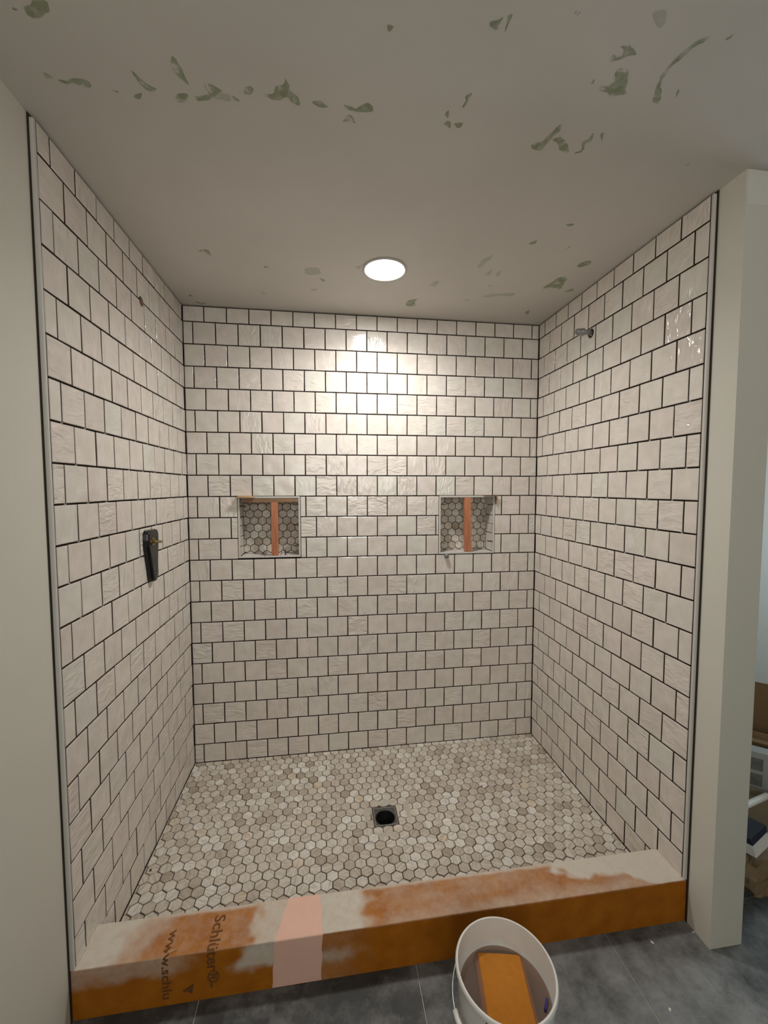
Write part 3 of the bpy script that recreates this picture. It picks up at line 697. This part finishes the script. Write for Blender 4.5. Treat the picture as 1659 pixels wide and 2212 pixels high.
# ------------------------------------------------------------------ bathroom floor tiles
mb = MB(); fx, fy = 5.855, 2.92; g = 0.024
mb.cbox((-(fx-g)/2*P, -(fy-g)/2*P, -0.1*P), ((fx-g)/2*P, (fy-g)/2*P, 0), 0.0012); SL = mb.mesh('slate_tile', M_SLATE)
for r_ in range(-9, 6):
    yy = -10.74+r_*fy
    for c_ in range(-2, 7):
        xx = 8.81+fx*(c_+0.5)+(0 if r_ % 2 == 0 else fx*0.5)
        if xx+fx/2 < -0.3 or xx-fx/2 > XR-.5 or yy+fy/2 < YB or (yy-fy/2 > -8.2 and xx < 17.5) or yy+fy/2 > 1.4: continue
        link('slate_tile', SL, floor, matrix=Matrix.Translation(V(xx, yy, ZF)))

# ------------------------------------------------------------------ niches
def niche(nx, label):
    x0, x1, z0, z1 = nx
    org = V((x0+x1)/2, 0, z0); e_ = empty('shower_niche', org, label, 'niche', 'niches in the tiled wall')
    def put(mb, name, mat, **k): 
        o = mb.build(name, mat, e_, **k); o.location = -org; return o
    fwd, tw = -0.025, 0.085
    for a, b in (((x0, fwd, z0), (x1, 0.06, z0+tw)), ((x0, fwd, z1-tw), (x1, 0.06, z1)), ((x0, fwd, z0+tw), (x0+tw, 0.06, z1-tw)), ((x1-tw, fwd, z0+tw), (x1, 0.06, z1-tw))):
        mb = MB(); mb.cbox(V(*a), V(*b), 0.0009); put(mb, 'edge_profile', M_TRIM)
    mb = MB(); i0, i1, k0, k1 = x0-.02, x1+.02, z0-.02, z1+.02
    vs = [V(x, y, z) for y in (0.05, ND+.05) for x, z in ((i0, k0), (i1, k0), (i1, k1), (i0, k1))]
    mb.add(vs, [(0, 1, 5, 4), (1, 2, 6, 5), (2, 3, 7, 6), (3, 0, 4, 7), (4, 5, 6, 7)]); put(mb, 'niche_box', M_BACK, fix=False)
    # side, sill and top pieces
    xa, xb, za, zb = x0+tw-.01, x1-tw+.01, z0+tw-.01, z1-tw+.01; g = 0.02; w3 = (zb-za)/3; xw = (xb-xa)/3; t_ = 0.06
    for i in range(3):
        for nm, a, b in (('jamb_tile', (xa-t_, 0.06, za+i*w3+g), (xa, ND, za+(i+1)*w3-g)), ('jamb_tile', (xb, 0.06, za+i*w3+g), (xb+t_, ND, za+(i+1)*w3-g)),
                         ('sill_tile', (xa+i*xw+g, 0.06, za-t_), (xa+(i+1)*xw-g, ND, za)), ('head_tile', (xa+i*xw+g, 0.06, zb), (xa+(i+1)*xw-g, ND, zb+t_))):
            mb = MB(); mb.cbox(V(*a), V(*b), 0.0008); put(mb, nm, M_TRIMTILE)
    k = 0; zz = za-0.1
    while zz < zb+.3:
        xx = xa-0.1+(HP/2 if k % 2 else 0)
        while xx < xb+.3:
            q = clip([(a+xx, b+zz) for a, b in hexagon(HS)], xa+.01, xb-.01, za+.01, zb-.01)
            if len(q) > 2 and parea(q) > 0.003:
                mb = MB(); hex_prism(mb, q, lambda a, b, h: V(a, ND-0.02-h, b)-V(xx, ND, zz))
                o = mb.build('hexagon_tile', M_HEX, e_, fix=False); o.location = V(xx, ND, zz)-org
            xx += HP
        zz += HR; k += 1
    return e_
M_TRIMTILE = plain('pale_niche_tile', (0.66, 0.61, 0.57), 0.25, var=0.05, scale=30)
niche(NICHES[0], 'square niche with a crossbar and upright stick, on the side of the black valve guard')
niche(NICHES[1], 'square niche with only an upright stick, on the side of the shower pipe')
def stick(name, a, b, mat, label, cat, c=0.0012, rot=None):
    org = (V(*a)+V(*b))/2; hs = (V(*b)-V(*a))/2; mb = MB(); mb.cbox(-hs, hs, c)
    o = mb.build(name, mat, None, label=label, category=cat, group={'stick': 'upright sticks in the niches', 'shim': 'shims at the niche corners'}.get(cat)); o.location = org
    if rot: o.rotation_euler = rot
    return o
stick('wood_stick', (3.77, -0.02, -11.86), (4.10, 0.16, -9.29), M_CEDAR, 'reddish wooden stick standing upright under the plywood strip', 'stick')
stick('wood_strip', (2.42, -0.01, -9.29), (5.06, 0.30, -9.09), M_PINE, 'brown plywood strip held across the top of a niche', 'strip')
stick('wood_stick', (13.43, -0.02, -11.885), (13.79, 0.16, -9.09), M_CEDAR, 'reddish wooden stick standing upright in the niche without a crossbar', 'stick', rot=(0, -0.025, 0))
stick('wood_shim', (2.19, -0.30, -9.055), (3.02, 0.0, -9.015), M_SHIM, 'pale wooden shim lying lower at the niche corner', 'shim', 0.0004)
stick('wood_shim', (2.28, -0.24, -9.01), (2.96, 0.0, -8.975), M_SHIM, 'pale wooden shim lying on top of another shim at the niche corner', 'shim', 0.0004, (0, 0.02, 0.05))
stick('wood_shim', (14.42, -0.22, -9.02), (15.13, 0.0, -8.975), M_COPPER, 'dark shim at the top corner of the niche nearer the shower pipe', 'shim', 0.0004)
stick('wood_wedge', (15.05, -0.12, -9.42), (15.12, 0.0, -9.05), M_PINE, 'small dark wooden wedge upright beside the niche frame corner', 'wedge', 0.0006)
mb = MB(); mb.lathe([(0.0005, -0.022), (0.008, -0.022), (0.0115, -0.018), (0.0118, -0.005), (0.009, 0.0)], 20, axis='x'); o = mb.build('rubber_bumper', M_KNOB, None, smooth=True, label='small grey round bumper stuck under the niche frame', category='bumper')
o.rotation_euler = (0, 0, math.radians(90)); o.location = V(12.46, -0.01, -12.07)
o.rotation_euler = (0, 0, math.radians(90))
def spacer(p, d, label, tw=0.0):
    """flat three-pronged horseshoe spacer; d = direction it sticks out"""
    mb = MB(); l, wd, t, b = 0.030, 0.012, 0.0022, 0.0032
    mb.box((0, -wd/2, -t/2), (b, wd/2, t/2)); mb.box((b, -wd/2, -t/2), (l, -wd/2+b, t/2)); mb.box((b, wd/2-b, -t/2), (l, wd/2, t/2))
    o = mb.build('tile_spacer', M_SPACER, None, label=label, category='spacer', group='spacers in the niches')
    o.rotation_mode = 'QUATERNION'; o.rotation_quaternion = Vector(d).to_track_quat('X', 'Z'); o.location = V(*p); o.rotation_quaternion = o.rotation_quaternion @ Matrix.Rotation(tw, 3, 'X').to_quaternion()
for nx, nm in ((NICHES[0], 'crossbar niche'), (NICHES[1], 'niche without crossbar')):
    for z, hn in ((-9.42, 'upper'), (-10.42, 'middle'), (-11.38, 'lower')):
        for x, d, sd in ((nx[0]+.07, 1, 'left'), (nx[1]-.07, -1, 'right')):
            spacer((x, 0.02, z+random.uniform(-.04, .04)), (d, 0.25, random.uniform(-.1, .1)), 'dark plastic spacer at the %s %s jamb of the %s' % (hn, sd, nm), random.uniform(-.5, .5))
spacer((3.42, 0.12, -11.87), (0.15, 0.1, 1), 'dark plastic spacer standing on the sill just left of the crossbar niche stick', 1.1)
spacer((4.42, 0.12, -11.87), (-0.15, 0.2, 1), 'dark plastic spacer standing on the sill just right of the crossbar niche stick', 1.5)

# ------------------------------------------------------------------ valve guard on the left wall
vg = empty('valve_guard', V(0, -4.1, -11.05), 'black plastic valve guard with brass stem on tiled wall', 'valve')
def rrect(y0, y1, z0, z1, yb0, yb1, r, n=5):
    """tapered rounded outline: (y0..y1) at the top z1, (yb0..yb1) at the bottom z0"""
    c = [((yb0, z0), (1, 1)), ((yb1, z0), (-1, 1)), ((y1, z1), (-1, -1)), ((y0, z1), (1, -1))]; out = []
    for i, ((a, b), (sx, sz)) in enumerate(c):
        for k in range(n):
            t = (180+90*i+90*k/(n-1))*math.pi/180
            out.append((a+sx*r+r*math.cos(t), b+sz*r+r*math.sin(t)))
    return out
mb = MB(); rings = []
for hgt, ins in ((0.0, 0.0), (0.12, 0.01), (0.185, 0.035), (0.21, 0.08)):
    # broad rounded head, tapering towards the bottom
    top, bot = -10.10-ins*0.5, -12.0+ins*0.5
    outl = [(z, cy, max(0.05, hw-ins)) for z, cy, hw in ((top, -4.40, 0.30), (top-0.03, -4.41, 0.38), (top-0.12, -4.42, 0.45), (-10.45, -4.425, 0.46), (-10.68, -4.425, 0.45), (-10.95, -4.41, 0.385),
            (-11.35, -4.39, 0.31), (-11.75, -4.37, 0.235), (bot+0.08, -4.36, 0.20), (bot, -4.36, 0.13))]
    ring = [(c+hw, z) for z, c, hw in outl]+[(c-hw, z) for z, c, hw in outl[::-1]]
    rings.append([V(hgt, y, z)-vg.location for y, z in ring])
n = len(rings[0])
mb.add([q for r_ in rings for q in r_], [(i*n+j, i*n+(j+1) % n, (i+1)*n+(j+1) % n, (i+1)*n+j) for i in range(len(rings)-1) for j in range(n)]+[tuple(range((len(rings)-1)*n, len(rings)*n))])
o = mb.build('housing', M_BLACK, vg); md = o.modifiers.new('b', 'BEVEL'); md.width = 0.0018; md.segments = 2; md.limit_method = 'ANGLE'
mb = MB(); mb.ubox((0.2, -4.47, -11.62), (0.225, -4.27, -11.60)); mb.ubox((0.2, -4.45, -11.76), (0.222, -4.28, -11.74)); o = mb.build('rib', M_BLACK, vg); o.location = -vg.location
mb = MB(); mb.lathe([(0.004, 0.0), (0.0155, 0.0), (0.0155, 0.0035), (0.004, 0.0035)], 20, axis='x', cap0=True); o = mb.build('washer', M_BRASS, vg); o.location = V(0.205, -4.57, -10.52)-vg.location
mb = MB(); mb.lathe([(0.0048, 0.0), (0.0048, 0.032), (0.0038, 0.034)], 14, axis='x', cap1=True); mb.lathe([(0.0085, 0.004), (0.0085, 0.009)], 6, axis='x', cap1=True); o = mb.build('stem', M_BRASS, vg); o.location = V(0.21, -4.57, -10.52)-vg.location

# ------------------------------------------------------------------ pipe stub on the right wall, open hole on the left wall
ps = empty('pipe_stub', V(W, -4.26, -2.2), 'short galvanised pipe nipple with square cap on tiled wall', 'pipe')
mb = MB(); mb.lathe([(0.0102, 0.004), (0.0102, -0.05)], 20, axis='x', cap0=True, cap1=True); mb.build('nipple', M_STEEL, ps, smooth=False)
mb = MB(); mb.lathe([(0.0125, -0.034), (0.0155, -0.036), (0.0155, -0.044), (0.0135, -0.047), (0.0125, -0.066), (0.010, -0.070), (0.0005, -0.070)], 16, axis='x', cap0=True); mb.build('cap', M_STEEL, ps)
mb = MB(); mb.lathe([(0.0105, 0.0), (0.019, 0.0), (0.019, 0.0012), (0.0105, 0.0012)], 24, axis='x'); o = mb.build('wall_hole', M_DARK, ps); o.location = (-0.0013, 0, -0.004)
ho = empty('pipe_hole', V(0, -4.33, -2.03), 'brown drilled hole high on the tiled wall above the valve guard', 'hole')
mb = MB(); mb.lathe([(0.0005, 0.0012), (0.0165, 0.0012), (0.018, 0.0)], 24, axis='x'); mb.build('core', M_COPPER, ho)
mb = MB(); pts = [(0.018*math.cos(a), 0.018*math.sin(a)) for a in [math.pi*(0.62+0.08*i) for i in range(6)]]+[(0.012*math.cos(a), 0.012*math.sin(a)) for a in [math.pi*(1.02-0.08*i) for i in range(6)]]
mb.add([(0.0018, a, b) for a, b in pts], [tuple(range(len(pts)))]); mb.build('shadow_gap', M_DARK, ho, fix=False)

# ------------------------------------------------------------------ pail with sponge
pc = V(10.464, -11.777, ZF); RR = 1.125*P; HH = 2.3*P
pail = empty('bucket', pc, 'white plastic pail half full of murky water in front of the curb', 'bucket')
rb = RR*0.87; t = 0.0022
prof = [(0.001, 0.0), (rb, 0.0), (rb+(RR-rb)*.78-0.001, HH*.78), (RR-0.0005, HH*.955), (RR+0.0035, HH*.968), (RR+.0035, HH*.985), (RR+0.001, HH), (RR-0.003, HH), (RR-0.004, HH*.97), (rb-t, 0.004), (0.001, 0.004)]
mb = MB(); mb.lathe(prof, 72); mb.build('body', M_PAIL, pail, smooth=True).modifiers.new('e', 'EDGE_SPLIT').split_angle = math.radians(40)
mb = MB(); hp = []
for i in range(25):
    a = math.pi*i/24; d = Vector((-1, -0.45, 0)).normalized(); s = Vector((0.45, -1, 0)).normalized()
    hp.append(s*(RR+0.006)*math.cos(a)+d*(RR+.02)*math.sin(a)*0.62+d*RR*0.38*math.sin(a)+Vector((0, 0, HH*0.84-0.048*math.sin(a))))
mb.tube(hp, 0.0016, 6); mb.build('bail', M_STEEL, pail)
mb = MB(); mb.tube(hp[9:16], 0.0065, 10); mb.build('grip', M_PAIL, pail, smooth=True)
mb = MB()   # printed strokes on the side towards the camera
for a0, a1, h0, h1 in ((3.86, 3.90, .74, .93), (3.98, 4.02, .60, .90), (4.06, 4.16, .55, .86), (4.22, 4.26, .50, .88), (4.33, 4.45, .52, .84), (4.52, 4.56, .5, .85), (4.63, 4.75, .52, .80), (4.82, 4.87, .5, .82)):
    vs = []; 
    for h in (h0, h1):
        r_ = rb+(RR-rb)*h+0.0006
        for k in range(4): a = a0+(a1-a0)*k/3+(h-.5)*.15; vs.append((r_*math.cos(a), r_*math.sin(a), HH*h))
    mb.add(vs, [(k, k+1, 5+k, 4+k) for k in range(3)])
mb.build('print', M_INK, pail, fix=False)
wz = 1.6*P; rw = (rb-t)+((RR-.004)-(rb-t))*(wz/(HH*.97))-0.0008
mb = MB(); mb.lathe([(0.0005, wz), (rw, wz)], 64)
o = mb.build('rinse_water', M_WATER, None, smooth=True, label='murky brown rinse water inside the white pail', category='water', fix=False); o.location = pc
mb = MB(); mb.cbox((-0.60*P, -0.80*P, -0.26*P), (0.60*P, 0.80*P, 0.26*P), 0.010)
o = mb.build('sponge', M_SPONGE, None, label='orange grout sponge sunk in the pail of water', category='sponge'); o.location = V(10.53, -11.66, ZF+1.362); o.rotation_euler = (0, 0, math.radians(-11))
mb = MB(); mb.cbox((-0.003, -0.013, -0.004), (0.003, 0.013, 0.006), 0.0008)
o = mb.build('plastic_scrap', M_BLUE, None, label='small dark blue plastic scrap floating at the pail wall', category='scrap')
q = at(1180, 2172, 2, ZF+1.62); o.location = V(q.x, q.y, q.z); o.rotation_euler = (0, 0, math.radians(-40))

# ------------------------------------------------------------------ bits on the floor
def chip(px, py, s, i, label, z=ZF, mat=None, flat=.4):
    rr = random.Random(i); q = at(px, py, 2, z); mb = MB(); n = 7
    a = [(s*(0.5+.5*rr.random())*math.cos(6.283*k/n), s*(0.3+.5*rr.random())*math.sin(6.283*k/n)) for k in range(n)]
    mb.add([(x, y, 0) for x, y in a]+[(x*.7, y*.7, s*flat) for x, y in a], [tuple(range(n))[::-1], tuple(range(n, 2*n))]+[(k, (k+1) % n, n+(k+1) % n, n+k) for k in range(n)])
    o = mb.build('plaster_chip', mat or M_CHIP, None, label=label, category='chip', group='chips and crumbs on the floors'); o.location = V(q.x, q.y, z); o.rotation_euler = (0, 0, rr.random()*3)
chip(1447, 2181, 0.007, 1, 'pale plaster chip alone on the slate floor near the bottom edge')
chip(1409, 2036, 0.006, 2, 'pale plaster chip near the shaded foot of the curb')
chip(1498, 2014, 0.005, 3, 'thin plaster crumb at the foot of the wall end')
q = at(1212, 1738, 2, ZP-.05); chip(1212, 1738, 0.014, 4, 'crumpled lump of dried thinset on the hexagon tile floor', hz(q.x, q.y)+.01, M_THIN, .5)
q = at(538, 1700, 2, ZP-.05); chip(538, 1698, 0.006, 5, 'tiny white crumb on the hexagon floor below the crossbar niche', hz(q.x, q.y)+.01)
q = at(325, 1878, 2, ZP-.05); chip(325, 1880, 0.007, 6, 'tiny dark crumb on the hexagon floor by the front corner', hz(q.x, q.y)+.01, M_SPACER)
q = at(1145, 1600, 2, ZP-.05); chip(1144, 1600, 0.006, 7, 'tiny dark crumb on the hexagon floor at the far corner', hz(q.x, q.y)+.01, M_SPACER)
q = at(1040, 1699, 2, ZP-.05); chip(1040, 1699, 0.007, 8, 'tiny dark crumb on the hexagon floor beyond the drain', hz(q.x, q.y)+.01, M_SPACER)
mb = MB(); pts = [at(348, 2076, 2, ZT), at(358, 2066, 2, ZT), at(368, 2060, 2, ZT), at(382, 2052, 2, ZT)]
mb.tube([V(q.x, q.y, ZT)+Vector((0, 0, 0.003+0.004*math.sin(i))) for i, q in enumerate(pts)], 0.0014, 6)
mb.build('wood_splinter', M_SHIM, None, label='thin pale splinter lying on the curb edge', category='splinter')

# ------------------------------------------------------------------ clutter in the next room, seen past the wall end
def obox(name, c, sx, sy, sz, mat, rz, label, cat, wall=0.035, open_top=True, tilt=(0, 0)):
    e_ = empty(name, V(*c), label, cat, 'boxes and cartons in the next room'); e_.rotation_euler = (tilt[0], tilt[1], rz)
    x, y, z, t = sx*P/2, sy*P/2, sz*P, wall*P
    for nm, a, b in (('base', (-x, -y, 0), (x, y, t)), ('side_panel', (-x, -y, t), (x, -y+t, z)), ('side_panel', (-x, y-t, t), (x, y, z)), ('end_panel', (-x, -y+t, t), (-x+t, y-t, z)), ('end_panel', (x-t, -y+t, t), (x, y-t, z))):
        mb = MB(); mb.box(a, b); mb.build(nm, mat, e_)
    if not open_top: mb = MB(); mb.box((-x, -y, z), (x, y, z+t)); mb.build('lid', mat, e_)
    return e_
Y4 = math.radians(-42)
big = obox('cardboard_box', (25.2, -5.2, ZF), 4.6, 2.6, 3.3, M_KRAFT, Y4, 'brown cardboard box with raised flap behind the printed carton', 'box')
mb = MB(); mb.box((-2.3*P, 1.26*P, 3.3*P), (2.3*P, 1.30*P, 4.5*P)); mb.build('flap', M_KRAFT, big)
mb = MB(); mb.box((-2.3*P, -1.75*P, 3.05*P), (2.3*P, -1.30*P, 3.10*P)); mb.build('flap', M_KRAFT, big)
low = obox('cardboard_box', (23.3, -7.0, ZF), 3.6, 1.5, 2.0, M_KRAFT2, Y4, 'tan open cardboard box holding the printed carton', 'box')
car = obox('printed_carton', (23.2, -6.85, ZF+0.1), 3.2, 0.5, 3.05, M_CARTON, Y4, 'grey printed carton standing in the tan cardboard box', 'carton', open_top=False)
for i in range(2):
    for k in range(5):
        mb = MB(); a = -1.45+k*.58; b = 1.75+i*0.62
        mb.box((a*P, -0.262*P, b*P), ((a+.40)*P, -0.25*P, (b+.48)*P)); mb.build('printed_picture', M_PRINT, car)
mb = MB(); pa, pb = at(1606, 1742, 1, -8.25), at(1657, 1719, 1, -7.75); d = pb-pa; pa = pa-d*0.9
mb.tube([V(*pa), V(*pb)], 0.011, 12); mb.build('white_tube', M_CARDW, None, label='white plastic tube lying across the tan cardboard box', category='tube')
sm = obox('small_carton', (20.55, -8.95, ZF+1.46), 0.85, 0.6, 0.60, M_CARDW, math.radians(15), 'small white carton with a black band lying on the paper bag', 'carton', open_top=False, tilt=(math.radians(-10), math.radians(-14)))
mb = MB(); mb.box((-0.435*P, -0.31*P, .42*P), (0.435*P, .31*P, .64*P)); mb.build('dark_band', M_CARDB, sm)
# crumpled brown paper bag
bag = empty('paper_bag', V(21.1, -8.75, ZF), 'crumpled brown paper bag standing on the dark floor beside the wall end', 'bag')
mb = MB(); rr = random.Random(5); n = 40; vs = []; hs = [0, .15, .35, .55, .75, .95, 1.15, 1.3]
for k, h in enumerate(hs):
    for i in range(n):
        a = 6.283*i/n; sq = 1/max(abs(math.cos(a)), abs(math.sin(a)))**.6
        r_ = (0.80+rr.uniform(-.05, .05)-0.10*abs(h-.6)+.05*math.sin(5*a+h*5))*sq
        vs.append((r_*math.cos(a)*1.2*P, r_*math.sin(a)*.8*P, (h+rr.uniform(-.04, .04)*(k > 0))*P))
mb.add(vs, [(k*n+i, k*n+(i+1) % n, (k+1)*n+(i+1) % n, (k+1)*n+i) for k in range(len(hs)-1) for i in range(n)]+[tuple(range(n))[::-1], tuple(range((len(hs)-1)*n, len(hs)*n))])
mb.build('sack', M_PAPER, bag)
